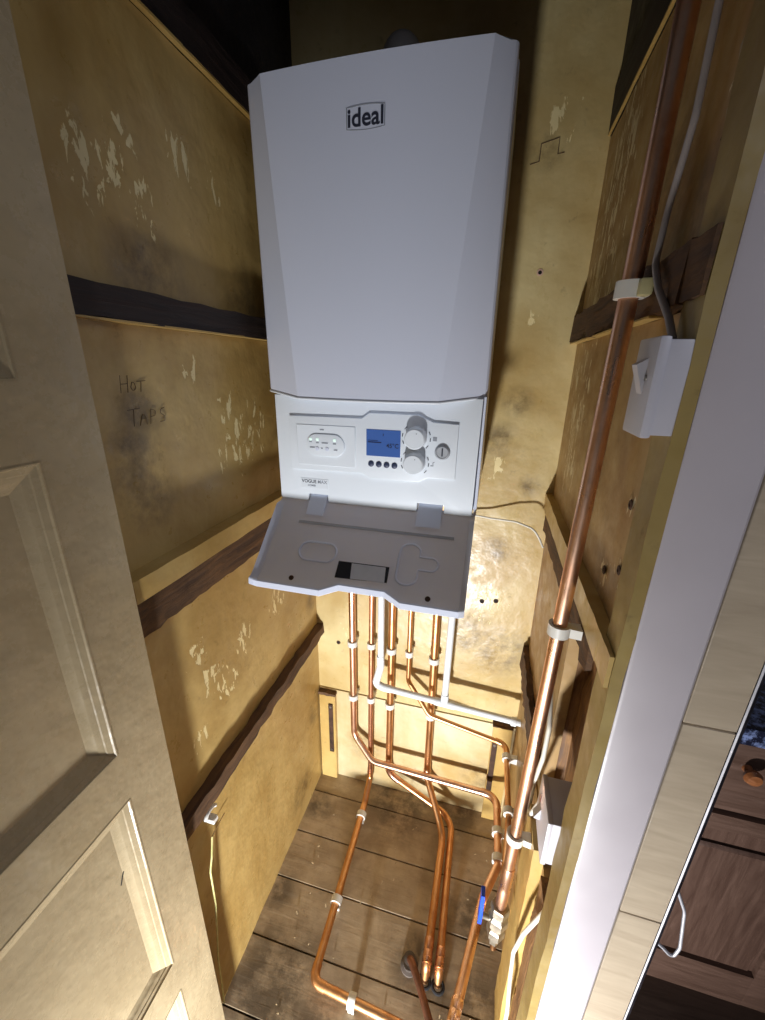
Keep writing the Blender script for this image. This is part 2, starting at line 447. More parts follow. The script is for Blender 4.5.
for py, pz in ((.548, -.158), (.594, -.272), (.537, -.244), (.516, .215), (.517, .256)):
    m = MB(); m.lathe((XR - .0012, py, pz), (-1, 0, 0), [(.007, 0), (.006, .0012), (.003, .0014), (.003, .0004), (0, .0003)], 12)
    m.build('screw_hole', M['rust'], wr)

for py, pz, ln in ((.519, .250, .030), (.517, .208, .024)):
    m = MB(); m.tube([(XR - .001, py + .004, pz + ln), (XR - .003, py + .002, pz + ln * .5), (XR - .003, py - .004, pz), (XR - .001, py - .006, pz - ln * .8)], .003, 7, radii=[.0008, .0034, .0042, .001])
    m.mi = 1; m.tube([(XR + .0005, py + .008, pz + ln * .3), (XR - .0012, py + .003, pz - ln * .35), (XR + .0005, py + .0, pz - ln)], .003, 7, radii=[.001, .0042, .001])
    m.build('splintered_hole', [M['sticker2'], M['black']], wr)

# pier between cupboard and kitchen, tiled on its face
b = MB()
b.mi = 0; b.box(.2535, .311, .462, 1.25, ZF, 1.0)
b.mi = 1
gz = [-1.474 + .0, -1.117, -.757, -.395, -.033, .329, .691, 1.0]
zz = [ZF] + [-1.117, -.757, -.395, -.033, .329, .691, 1.0]
for a, c in zip(zz, zz[1:]): b.box(.2558, .3105, .455, .4625, a + .0011, c - .0011, .0008, 1)
struct(b.build('wall_pier', [M['grout'], M['tile']]))
b = MB(); b.prism([(.3112, .4548), (.317, .4555), (.3195, .459), (.3195, .475), (.3112, .475)], 'Z', ZF, 1.0)
struct(b.build('trim_1', M['trimm']))
b = MB(); b.prism([(.3104, .4542), (.3124, .4536), (.3134, .4545), (.3134, .46), (.3112, .4547)], 'Z', ZF, 1.0)
struct(b.build('trim_5', M['satin']))
# architrave and jamb
b = MB(); b.prism([(.1825, .4502), (.186, .4485), (.249, .4485), (.2525, .452), (.2525, .47), (.1825, .47)], 'Z', ZF, 1.0)
struct(b.build('trim_2', M['arch']))
b = MB(); b.rough_box(.1685, .182, .4505, .50, ZF, 1.0, 'Z', 44, .0012, 21)
struct(b.build('trim_3', M['jamb']))
# room wall behind the open door and the rest of the kitchen shell
b = MB(); b.box(-2.2, -.592, .43, .55, ZF, 1.0)
struct(b.build('wall_front', plain('magnolia kitchen wall', lin(206, 198, 182), .7)))
b = MB(); b.box(-.592, .3, .46, 1.2, .95, 1.0); b.box(-.59, .17, .452, .5, .64, 1.0)
struct(b.build('trim_4', M['arch']))

# ------------------------------------------------------------------ door, open along the left
DX = -.49
ds = MB()
y0, y1 = -.28, .4218; st = .083
pan = [(.416, -.019), (-.108, -.554), (-.646, -1.093), (-1.184, -1.40)]
ds.box(DX - .036, DX, y1 - st, y1, -1.566, .53)
ds.box(DX - .036, DX, y0, y0 + st, -1.566, .53, .0012, 1)
rails = [(.53, pan[0][0])] + [(pan[i][1], pan[i + 1][0]) for i in range(3)] + [(pan[3][1], -1.566)]
for t_, b_ in rails: ds.box(DX - .036, DX, y0 + st, y1 - st, b_, t_)
door = struct(ds.build('door_1', M['door']))
for zt, zb in pan:
    m = MB(); m.box(DX - .028, DX - .0135, y0 + st - .005, y1 - st + .005, zb - .005, zt + .005)
    m.build('door_panel', M['door'], door)
    prof = [(-.0005, .0006), (.0015, .0002), (.003, -.002), (.010, -.0045), (.0115, -.0058), (.018, -.0080), (.0195, -.0092), (.028, -.0122), (.031, -.0137)]
    m = MB(); rows = []
    for d, h in prof:
        a0, a1, c0, c1 = y0 + st + d, y1 - st - d, zb + d, zt - d
        rows.append([(DX + h, a0, c0), (DX + h, a1, c0), (DX + h, a1, c1), (DX + h, a0, c1), (DX + h, a0, c0)])
    m.grid(rows); bmesh.ops.recalc_face_normals(m.b, faces=m.b.faces[:])
    for f in m.b.faces:
        f.normal_update()
    if sum(f.normal.x for f in m.b.faces) < 0: bmesh.ops.reverse_faces(m.b, faces=m.b.faces[:])
    m.build('moulding', M['door'], door, smooth=20)
m = MB(); m.tube([(DX - .0135, .301, -.795), (DX - .0132, .307, -.781), (DX - .0135, .312, -.772)], .0011, 6)
m.build('scratch', M['black'], door)

# ------------------------------------------------------------------ shelf battens
def batten(name, label, shapes, mats, group='shelf battens on the cupboard walls'):
    m = MB()
    for mi, a in shapes:
        m.mi = mi; m.rough_box(*a)  # pale second-slot strips stand in for light along the lower edges
    return tag(m.build(name, mats), label, 'batten', group)
Lp = [(XL + .0005), ]
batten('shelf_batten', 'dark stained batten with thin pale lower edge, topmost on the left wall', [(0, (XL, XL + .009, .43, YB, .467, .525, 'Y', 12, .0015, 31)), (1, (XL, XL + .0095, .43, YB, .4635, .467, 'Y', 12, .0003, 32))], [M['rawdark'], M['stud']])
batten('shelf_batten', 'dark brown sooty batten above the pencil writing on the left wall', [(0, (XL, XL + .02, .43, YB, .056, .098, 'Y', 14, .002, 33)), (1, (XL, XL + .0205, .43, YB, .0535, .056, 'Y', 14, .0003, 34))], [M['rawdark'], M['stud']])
batten('shelf_batten', 'thick batten painted ochre at the left end of the lowered flap', [(0, (XL, XL + .032, .43, YB, -.352, -.314, 'Y', 16, .0008, 35))], [M['stud']])
batten('raw_batten', 'rough split brown timber strip right beneath the ochre batten left of the flap', [(0, (XL, XL + .020, .43, YB, -.422, -.353, 'Y', 34, .0032, 36))], [M['raw']])
batten('raw_batten', 'rough brown batten lowest on the left wall, above the green and yellow wire', [(0, (XL, XL + .026, .43, YB, -.899, -.862, 'Y', 30, .003, 37))], [M['raw']])
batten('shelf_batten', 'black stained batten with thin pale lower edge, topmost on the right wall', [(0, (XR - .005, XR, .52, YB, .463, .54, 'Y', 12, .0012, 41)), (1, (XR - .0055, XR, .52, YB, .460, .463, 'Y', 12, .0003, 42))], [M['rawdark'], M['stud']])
batten('shelf_batten', 'rough sooty batten behind the tall copper pipe, just above the upper switch', [(0, (XR - .016, XR, .5005, YB, .061, .118, 'Y', 26, .003, 43)), (0, (XR - .016, XR - .0125, .4515, .5005, .063, .116, 'Y', 5, .001, 43)), (1, (XR - .0165, XR, .58, YB, .0585, .061, 'Y', 14, .0004, 44))], [M['raw'], M['stud']])
batten('shelf_batten', 'pale ochre batten sloping past the tall copper pipe midway down right wall', [(0, (XR - .018, XR, .5005, YB, -.362, -.317, 'Y', 16, .0008, 45)), (0, (XR - .018, XR - .0125, .4515, .5005, -.362, -.317, 'Y', 3, .0006, 45))], [M['stud']])
batten('raw_batten', 'dark raw timber with a broken end below the pale batten on right wall', [(0, (XR - .010, XR, .56, YB, -.425, -.3635, 'Y', 22, .0028, 46))], [M['raw']])
batten('raw_batten', 'raw brown batten on right wall where the white waste pipe ends', [(0, (XR - .016, XR, .74, YB, -.885, -.81, 'Y', 26, .003, 47))], [M['raw']])
# uprights on the lower right wall
tag(MB().rough_box(XR - .006, XR + .016, .505, .56, ZF, -.90, 'Z', 24, .0018, 51).build('wall_board', M['rawz']), 'split ochre upright board low on right wall beside the white cable', 'board')
tag(MB().rough_box(.1585, XR - .0005, .578, .668, ZF, -.862, 'Z', 20, .0012, 53).build('wall_board', M['stud']), 'ochre painted packing board behind the foot of the tall copper pipe', 'board')
tag(MB().rough_box(XR + .02, XR + .04, .455, .50, ZF, -.80, 'Z', 24, .002, 52).build('wall_board', M['rawz']), 'brown upright timber below the lower switch, against the door jamb', 'board')

# short uprights on the back wall
def upright(label, x0, x1, zt, sx0, sx1, sz0, sz1):
    o = thing('short_upright', label, 'upright', ((x0 + x1) / 2, YB - .015, ZF), 'short uprights on the back wall')
    MB().rough_box(x0, x1, YB - .022, YB - .0045, ZF, zt, 'Z', 8, .0008, int(x0 * 100) + 99).build('post', M['stud'], o)
    MB().rough_box(x0 - .003, x1 + .002, YB - .024, YB - .0045, zt + .0005, zt + .012, 'X', 6, .001, 3).build('shaded_top', M['raw'], o)  # raw timber strip, dark in place of the post's shaded top
    m = MB(); m.box(sx0, sx1, YB - .0275, YB - .0235, sz0, sz1, .001, 1)
    s = m.build('metal_strap', M['rust'], o)
    for z in (sz0 + .012, sz1 - .012):
        k = MB(); k.lathe(((sx0 + sx1) / 2, YB - .0275, z), (0, -1, 0), [(.005, 0), (.0045, .0015), (0, .002)], 10); k.build('screw', M['steel'], s)
upright('short ochre upright with rusty strap in the back left corner', -.524, -.462, -1.16, -.487, -.470, -1.43, -1.195)
upright('short ochre upright with rusty strap in the back right corner', .108, .170, -1.135, .110, .128, -1.44, -1.2)

# ------------------------------------------------------------------ boiler
bo = thing('boiler', 'white wall-hung boiler with its control flap hanging open', 'boiler', (-.237, .98, -.292))
m = MB(); m.box(-.455, -.0125, .846, YB - .002, -.285, .452, .004)
m.build('case', M['white'], bo)
# front cover: tapered centre panel, facets widening downwards
m = MB(); rows = []
NZ = 30
def lerp(a, c, t): return a + (c - a) * t
for i in range(NZ + 1):
    t = i / NZ                                   # 0 bottom, 1 top
    cl = lerp(-.386, -.431, t ** .92); cr = lerp(-.101, -.0515, t ** .92)
    ol, orr = lerp(-.4715, -.4745, t), lerp(-.0115, -.0152, t)
    yc = lerp(.789, .800, t); yo = .825
    row = []
    def pt(x, yy, dip): row.append((x, yy, lerp(-.0515 - .0125 * dip, .4595 + (.002 if dip < .06 else 0), t)))
    pt(ol + .001, .95, 0); pt(ol, .87, 0); pt(ol, .834, 0); pt(ol + .0015, .829, 0); pt(ol + .005, yo, .05)
    for k in range(1, 4): pt(lerp(ol + .005, cl, k / 4), lerp(yo, yc, (k / 4)), .05 + .85 * k / 4)
    pt(cl - .0015, lerp(yo, yc, .985), .9)
    for k in range(13):
        u = k / 12; pt(lerp(cl + .0015, cr - .0015, u), yc - .006 * (1 - (2 * u - 1) ** 2), .9 + .1 * (1 - (2 * u - 1) ** 2))
    pt(cr + .0015, lerp(yo, yc, .985), .9)
    for k in range(3, 0, -1): pt(lerp(orr - .005, cr, k / 4), lerp(yo, yc, (k / 4)), .05 + .85 * k / 4)
    pt(orr - .005, yo, .05); pt(orr - .0015, .829, 0); pt(orr, .834, 0); pt(orr, .87, 0); pt(orr - .001, .95, 0)
    rows.append(row)
V = m.grid(rows)
m.b.faces.new(V[0][::-1]); m.b.faces.new(V[-1])
bmesh.ops.recalc_face_normals(m.b, faces=m.b.faces[:])
rim = [(p[0], p[1] - .0005, p[2]) for p in rows[0][3:-3]]
cov = m.build('front_cover', M['white'], bo, smooth=5)
m = MB(); m.tube(rim, .0022, 8); m.build('lower_rim', M['fascia'], cov)
# logo badge, raised outline with lettering
m = MB()
lx0, lx1, lz0, lz1 = -.2765, -.2125, .3655, .3935
LY = .7925
out = []
for k in range(9): u = k / 8; out.append((lerp(lx0, lx1, u), LY, lz1 + .0022 * math.sin(math.pi * u)))
for k in range(9): u = k / 8; out.append((lerp(lx1, lx0, u), LY, lz0 - .0022 * math.sin(math.pi * u)))
m.tube(out, .0009, 6, closed=True)
badge = m.build('badge', M['lgrey'], cov)
m = MB(); m.text('ideal', .034, -.2445, LY - .0002, .3685, .0006, 'CENTER', bold=.017); m.build('lettering', M['grey'], cov)

# control fascia
FY = .815
m = MB()
fp = [(-.4545, -.0585), (-.4545, -.289), (-.385, -.2915), (-.385, -.274), (-.339, -.274), (-.339, -.2915), (-.136, -.2915), (-.136, -.272), (-.079, -.272), (-.079, -.2915), (-.0205, -.2915), (-.0185, -.054), (-.098, -.056), (-.112, -.052), (-.375, -.052), (-.39, -.058)]
m.prism(fp, 'Y', FY, .846, .003)
fas = m.build('control_fascia', M['fascia'], bo)
m = MB(); m.box(-.0178, -.0122, .819, .852, -.289, -.05, .001, 1); m.build('case_edge', M['white'], bo)
# raised control area with stepped outline
PY = .8095
rp = [(-.421, -.101), (-.257, -.1), (-.241, -.0885), (-.141, -.0885), (-.109, -.1015), (-.060, -.1035), (-.0605, -.213), (-.117, -.2145), (-.135, -.2245), (-.241, -.2245), (-.257, -.2145), (-.421, -.2165)]
m = MB(); m.prism(rp, 'Y', PY, FY + .001, .0015)
panel = m.build('control_panel', M['fascia'], bo)
# programmer plate
m = MB(); m.box(-.404, -.271, PY - .0015, PY + .001, -.2045, -.1175, .001, 1)
plate = m.build('programmer_plate', M['fascia'], bo)
ov = []
def oval(x0, x1, z0, z1, n=12):
    r = (z1 - z0) / 2; pts = []
    for k in range(n + 1): a = math.pi / 2 - math.pi * k / n; pts.append((x1 - r + r * math.cos(a), (z0 + z1) / 2 + r * math.sin(a)))
    for k in range(n + 1): a = -math.pi / 2 - math.pi * k / n; pts.append((x0 + r + r * math.cos(a), (z0 + z1) / 2 + r * math.sin(a)))
    return pts
m = MB(); m.prism(oval(-.381, -.294, -.1835, -.136), 'Y', PY - .0045, PY, .0022); m.build('oval_window', M['fascia'], plate)
for k, x in enumerate((-.3705, -.355, -.316)):
    m = MB(); m.lathe((x, PY - .0045, -.1475), (0, -1, 0), [(.0034, 0), (.003, .001), (0, .0014)], 12); m.build('indicator_light', M['led'], plate)
for x, z, w_ in ((-.3705, -.153, .006), (-.355, -.1545, .006), (-.338, -.1545, .014), (-.316, -.155, .007), (-.367, -.165, .011), (-.345, -.166, .004), (-.314, -.168, .008), (-.345, -.127, .009)):
    m = MB(); m.box(x - w_ / 2, x + w_ / 2, PY - (.0052 if z < -.13 else .0022), PY - .001, z - .0012, z + .0012); m.build('caption', M['lgrey'], plate)
for x in (-.3555, -.333):
    m = MB(); m.lathe((x, PY - .0045, -.1675), (0, -1, 0), [(.0042, 0), (.004, .0015), (0, .0019)], 14); m.build('programmer_button', M['white'], plate)
# display
m = MB(); m.box(-.247, -.1745, PY - .0012, PY + .001, -.1755, -.1205, .0006, 1); lcd = m.build('display', M['lcd'], bo)
m = MB(); m.text('45\u00b0C', .0125, -.204, PY - .0015, -.1565, .0002); m.build('digits', M['ink'], lcd)
m = MB()
m.box(-.2435, -.2145, PY - .0017, PY - .001, -.1475, -.1455); m.box(-.2435, -.222, PY - .0017, PY - .001, -.1435, -.1425); m.box(-.2115, -.2100, PY - .0017, PY - .001, -.133, -.128)
m.build('display_print', M['ink'], lcd)
for k in range(4):
    x = lerp(-.2365, -.186, k / 3)
    m = MB(); m.lathe((x, PY + .0005, -.1925 - .0003 * k), (0, -1, 0), [(.0063, 0), (.0063, .0018), (.0052, .0026), (0, .003)], 20); m.build('menu_button', M['btn'], bo)
for zk, xk in ((-.1325, -.1425), (-.1835, -.1435)):
    m = MB(); m.lathe((xk, PY + .0005, zk + .0), (0, -1, 0), [(.0265, 0), (.0265, .0014), (.0225, .0018), (.0215, .004), (.0205, .0225), (.0185, .0245), (0, .0247)], 36)
    kn = m.build('control_knob', M['fascia'], bo)
    m = MB(); m.lathe((xk + .004, PY - .024, zk + .011), (0, -1, 0), [(.0011, 0), (.0011, .0006), (0, .0007)], 8); m.build('pointer_dot', M['lgrey'], kn)
    for a in (-28, 4, 30, 150, 182, 212):
        aa = math.radians(a - 10); c = Vector((xk + .0285 * math.cos(aa), PY - .0004, zk + .0285 * math.sin(aa))); d = Vector((-math.sin(aa), 0, math.cos(aa))) * .0035
        m = MB(); m.tube([c - d, c + d], .0009, 5); m.build('scale_mark', M['grey'], kn)
m = MB()
m.box(-.109, -.101, PY - .0008, PY, -.1375, -.1295)
m.build('heating_symbol', M['lgrey'], panel); m = MB()
m.tube([(-.111, PY - .0004, -.188), (-.1055, PY - .0004, -.188), (-.1065, PY - .0004, -.182), (-.1035, PY - .0004, -.180)], .0008, 5)
m.build('tap_symbol', M['lgrey'], panel)
m = MB(); m.lathe((-.0885, PY + .0005, -.159), (0, -1, 0), [(.0155, 0), (.0155, .002), (.013, .006), (.0115, .0068), (.0105, .0055), (0, .0055)], 28)
g = m.build('pressure_dial', M['groove'], bo)
m = MB(); m.box(-.0898, -.0872, PY - .0068, PY - .004, -.166, -.1505, .0004, 1); m.build('needle', M['grey'], g)
# name label
m = MB(); m.box(-.402, -.3365, FY - .0008, FY + .001, -.2605, -.2375, .0004, 1); nl = m.build('name_label', M['fascia'], fas)
m = MB(); m.text('VOGUE', .0105, -.4000, FY - .001, -.2475, .0002); m.build('lettering', M['grey'], nl)
m = MB(); m.text('MAX', .0105, -.3622, FY - .001, -.2475, .0002); m.text('COMBI', .0062, -.386, FY - .001, -.2555, .0002); m.build('lettering', M['lgrey'], nl)

# drop-down flap
hy, hz = .8125, -.2945
vy, vz = (.67 - hy), (-.428 - hz); L = math.hypot(vy, vz); vy /= L; vz /= L
ny, nz = vz, -vy                              # inner-face normal (towards eye and up): (-.7, +.7)
if nz < 0: ny, nz = -ny, -nz
def F(x, v, w): return (x, hy + vy * v + ny * w, hz + vz * v + nz * w)
xs = [-.4545, -.452, -.4485, -.443, -.43, -.40, -.37, -.34, -.302, -.284, -.265, -.24, -.20, -.17, -.153, -.136, -.11, -.08, -.05, -.03, -.0245, -.019, -.0155, -.0135]
def edge_v(x):
    k = 0
    if -.265 <= x <= -.17: k = 1
    elif -.302 < x < -.265: k = (x + .302) / .037
    elif -.17 < x < -.136: k = (-.136 - x) / .034
    return L - .017 * k
m = MB(); rows = []
vsn = [0, .008, .02, .06, .1, .14, .8, .88, .94, .975, 1.0]
for q, vq in enumerate([0.0, .03, .08, .2, .4, .6, .8, .9, .95, .985, 1.0]):
    row = []
    for x in xs:
        e = edge_v(x); v = vq * e
        d = min(x - xs[0], xs[-1] - x)
        rim = .013 * (1 - min(1, d / .011)) ** 1.3 * min(1, vq / .08)     # side rims turn up
        rim += .004 * max(0, (vq - .93) / .07)
        row.append(F(x, v, rim))
    rows.append(row)
tip = [Vector(p) for p in rows[-1]]
rows.insert(0, [F(x, -.016, -.004) for x in xs])
V = m.grid(rows)
bmesh.ops.solidify(m.b, geom=m.b.faces[:], thickness=.0018)
bmesh.ops.recalc_face_normals(m.b, faces=m.b.faces[:])
flap = m.build('control_flap', M['white'], bo, smooth=30)
m = MB(); sec = [(.0015, .001), (-.0010, .0008), (-.0028, -.0010), (-.0044, -.0125), (-.003, -.0140), (.0015, -.0140)]
rr = [[m.b.verts.new((p.x, p.y + a_, p.z + c_)) for a_, c_ in sec] for p in tip]; fs = []
for r0, r1 in zip(rr, rr[1:]):
    for q in range(6): fs.append(m.b.faces.new((r0[q], r0[(q + 1) % 6], r1[(q + 1) % 6], r1[q])))
fs += [m.b.faces.new(rr[0]), m.b.faces.new(rr[-1][::-1])]
bmesh.ops.recalc_face_normals(m.b, faces=fs); m.build('front_lip', M['white'], flap, smooth=12)
for a, c in ((-.384, -.340), (-.135, -.080)):
    m = MB(); m.prism([(hy - .0045, hz + .006), (hy + .012, hz + .020), (hy + .016, hz + .020), (hy + .012, hz - .004), F(0, .03, .0016)[1:], F(0, .032, .004)[1:]], 'X', a + .002, c - .002, 0)
    m.build('flap_hinge', M['white'], flap)
def on_flap(poly, w0, w1, name, mat):
    m = MB()
    A = [m.b.verts.new(F(x, v, w1)) for x, v in poly]; B = [m.b.verts.new(F(x, v, w0)) for x, v in poly]
    n = len(poly); fs = [m.b.faces.new(A), m.b.faces.new(B[::-1])]
    for i in range(n): fs.append(m.b.faces.new((A[i], B[i], B[(i + 1) % n], A[(i + 1) % n])))
    bmesh.ops.recalc_face_normals(m.b, faces=fs)
    return m.build(name, mat, flap)
def ring_on_flap(poly, name):
    m = MB(); m.tube([F(x, v, .0016) for x, v in poly], .0024, 8, closed=True); return m.build(name, M['white'], flap)
sx = lambda px: -.4545 + (px - 95) / (690 - 95) * .44
on_flap([(-.393, .0465), (-.05, .0465), (-.05, .0525), (-.393, .0525)], .0008, .0022, 'stiffening_rib', M['groove'])
ring_on_flap([(x, v) for x, v in oval(-.372, -.288, .094, .136)], 'oval_recess')
kp = []
for k in range(13): a = math.pi * k / 12; kp.append((-.1335 + .021 * -math.cos(a), .09 - .018 * math.sin(a)))
kp += [(-.1125, .098), (-.092, .098)]
for k in range(9): a = math.pi / 2 - math.pi * k / 8; kp.append((-.088 + .014 * math.cos(a), .112 - .014 * math.sin(a)))
kp += [(-.1125, .126)]
for k in range(13): a = math.pi * k / 12; kp.append((-.1335 + .021 * math.cos(a), .144 + .016 * math.sin(a)))
ring_on_flap(kp, 'keyhole_recess')
stk = on_flap([(-.278, .129), (-.170, .128), (-.169, .161), (-.278, .165)], .0006, .0022, 'sticker', M['stickerd'])
on_flap([(-.249, .1305), (-.177, .130), (-.174, .1615), (-.245, .1635)], .001, .0026, 'sticker_label', M['sticker'])
for x, v in ((-.3707, .179), (-.0846, .1805)):
    m = MB(); c = F(x, v, .0006); m.lathe(c, (0, ny, nz), [(.0055, 0), (.0052, .0012), (.0025, .0016), (0, .0012)], 14); m.build('screw', M['rust'], flap)

# flue turret on top
fl = thing('flue', 'round grey flue elbow on top of the boiler in the dark', 'flue', (-.238, 1.0, .4535))
m = MB(); m.lathe((-.238, 1.0, .4535), (0, 0, 1), [(.044, 0), (.044, .010), (.039, .012), (.039, .03)], 32); m.build('collar', M['flue'], fl)
m = MB(); p, _ = fillet([(-.238, 1.0, .475), (-.24, 1.0, .578), (-.24, 1.138, .578)], .04, 10); m.tube(p, .037, 28); m.build('elbow', M['flue'], fl)

# ------------------------------------------------------------------ pipes
def pipe(label, pts, r, mat, rb, fit=(), coup=(), name='copper_pipe', cat='pipe', fitmat=None, seg=16, group=None):
    p, arcs = fillet(pts, rb)
    lo = min(p, key=lambda q: q.z)
    o = thing(name, label, cat, (lo.x, lo.y, lo.z), group)
    MB().tube(p, r, seg).build('tube', mat, o)
    for i in fit:
        a, c = arcs[i]; q = list(p[a:c + 1])
        q = [q[0] + (q[0] - q[1]).normalized() * .014] + q + [q[-1] + (q[-1] - q[-2]).normalized() * .014]
        MB().tube(q, r + .0013, seg).build('elbow', fitmat or mat, o)
    for c0, c1 in coup:
        c0, c1 = Vector(c0), Vector(c1); d = (c1 - c0)
        MB().tube([c0, c0 + d * .04, c0 + d * .45, c0 + d * .5, c0 + d * .55, c0 + d * .96, c1], r, seg, radii=[r + .0006, r + .0014, r + .0014, r + .0004, r + .0014, r + .0014, r + .0006]).build('coupling', fitmat or mat, o)
    return o
Yp = 1.105; ZB = -.2862
G = 'copper pipes below the boiler'
pipe('leftmost vertical copper pipe, bending along the back wall to the right wall',
     [(-.388, Yp, ZB), (-.383, Yp, -1.30), (-.30, 1.065, -1.365), (.143, 1.058, -1.372), (.145, .84, -1.357), (.103, .735, -1.335), (.044, .47, -1.285)], .0115, M['copper'], [.045, .05, .04, .05, .06],
     fit=(2,), coup=(((.0535, .515, -1.294), (.044, .47, -1.285)),), group=G)
o2 = pipe('thin second copper pipe from left, running forward over the floor as far left',
     [(-.317, Yp, ZB), (-.319, Yp, -1.46), (-.319, Yp, -1.475)], .0088, M['coppert'], .03, group=G, coup=(((-.3188, Yp, -1.45), (-.319, Yp, -1.475)),))
p, arcs = fillet([(-.319, Yp, -1.47), (-.319, Yp, -1.50), (-.318, 1.03, -1.542), (-.312, .545, -1.542), (-.05, .53, -1.542)], [.03, .03, .024])
MB().tube(p, .0113, 16).build('floor_run', M['copper2'], o2)
a_, c_ = arcs[2]; MB().tube([p[a_] + Vector((0, .014, 0))] + list(p[a_:c_ + 1]) + [p[c_] + Vector((.014, -.0008, 0))], .0126, 16).build('elbow', M['copper2'], o2)
pipe('copper pipe right of left white waste pipe, crossing behind to the right floor hole',
     [(-.249, Yp, ZB), (-.247, Yp, -1.455), (.004, 1.06, -1.54), (.009, .655, -1.54), (.010, .635, -1.60)], .0115, M['copper2'], [.045, .06, .02], fit=(0,), coup=(((.009, .70, -1.54), (.009, .655, -1.54)),), fitmat=M['solder'], group=G)
pipe('thin middle copper pipe joining a run under the waste pipe to the right wall',
     [(-.190, Yp, ZB), (-.187, Yp, -1.005), (-.105, 1.068, -1.095), (.148, 1.062, -1.142), (.151, .83, -1.150), (.148, .755, -1.24), (.146, .72, -1.50)], .0078, M['copper2'], [.03, .03, .022, .05, .05], fit=(2,), group=G)
pipe('stout right-hand vertical copper pipe ending in the left floor hole',
     [(-.108, Yp, ZB), (-.102, Yp, -1.42), (-.022, .99, -1.527), (-.025, .655, -1.535), (-.026, .635, -1.60)], .0118, M['copper2'], [.04, .08, .02], coup=(((-.102, Yp, -1.385), (-.1018, Yp, -1.42)), ((-.025, .71, -1.534), (-.025, .655, -1.535))), fitmat=M['solder'], group=G)
pipe('tall copper pipe climbing the right wall from valve to ceiling', [(.156, .612, .94), (.146, .61, .1), (.124, .608, -1.115)], .0112, M['copper'], .2, coup=(((.1272, .608, -.975), (.124, .608, -1.10)),))
pipe('dull old copper pipe slanting from a grey stub in floor', [(-.072, .655, -1.60), (-.070, .652, -1.525), (-.035, .60, -1.515), (.03, .49, -1.505)], .0095, M['copold'], [.02, .05], name='old_copper_pipe')
st_ = thing('pipe_stub', 'grey sleeve around the dull old pipe at the floor', 'sleeve', (-.072, .655, ZF))
MB().lathe((-.072, .655, ZF), (0, 0, 1), [(.024, 0), (.024, .006), (.0165, .009), (.0165, .036), (.0105, .040)], 20).build('sleeve', plain('grey sleeve', lin(88, 78, 70), .7), st_)
for lab, x in (('black foam collar where the left copper pipe enters the floor', -.026), ('black foam collar where the right copper pipe enters the floor', .0105)):
    m = MB(); ring = [(x + .0145 * math.cos(a), .634 + .0145 * math.sin(a), ZF + .005) for a in [2 * math.pi * k / 20 for k in range(20)]]
    m.tube(ring, .0042, 8, closed=True)
    tag(m.build('pipe_collar', M['rubber']), lab, 'collar', 'foam collars at the floor')

# white waste pipe
wp = thing('waste_pipe', 'white plastic condensate pipe, two drops joining a run into right wall', 'pipe', (-.06, 1.058, -1.05))
WR = .0105
p, _ = fillet([(-.276, 1.058, ZB), (-.272, 1.058, -.925), (-.288, 1.056, -.998), (-.262, 1.056, -1.008), (.181, 1.056, -1.036)], [.02, .016, .012], 6)
MB().tube(p, WR, 18).build('run', M['waste'], wp)
MB().tube([(-.052, 1.058, ZB), (-.058, 1.057, -1.015)], WR, 18).build('drop', M['waste'], wp)
m = MB(); m.tube(fillet([(-.2735, 1.058, -.885), (-.272, 1.058, -.925), (-.288, 1.056, -.998), (-.262, 1.056, -1.008), (-.235, 1.056, -1.0097)], [.02, .016, .012], 6)[0], WR + .002, 18); m.build('elbow', M['waste'], wp)
m = MB(); m.tube([(-.09, 1.056, -1.0192), (-.025, 1.056, -1.0232)], WR + .002, 18); m.tube([(-.0578, 1.057, -1.018), (-.0573, 1.057, -.985)], WR + .002, 18); m.build('tee', M['waste'], wp)
MB().lathe((XR - .0145, 1.056, -1.0358), (-1, 0, 0), [(.0135, 0), (.0135, .014), (.011, .016)], 18).build('end_socket', M['waste'], wp)

# valve at the foot of the tall pipe
vt = thing('isolating_valve', 'plated valve with blue lever at foot of the tall copper pipe', 'valve', (.123, .607, -1.215))
m = MB(); m.lathe((.124, .608, -1.108), (-.02, 0, -1), [(.0185, 0), (.0205, .003), (.0205, .02), (.017, .025), (.017, .031), (.0225, .039), (.0225, .06), (.017, .068), (.017, .076), (.0205, .081), (.0205, .1), (.014, .106), (.012, .13)], 6)
m.build('valve_body', M['brass'], vt, smooth=25)
m = MB(); m.tube([(.122, .607, -1.158), (.100, .606, -1.158), (.088, .605, -1.154)], .0065, 10); m.build('spindle', M['brass'], vt)
m = MB(); m.rough_box(.080, .088, .594, .614, -1.168, -1.072, 'Z', 8, .0006, 4); m.build('lever', M['blue'], vt)

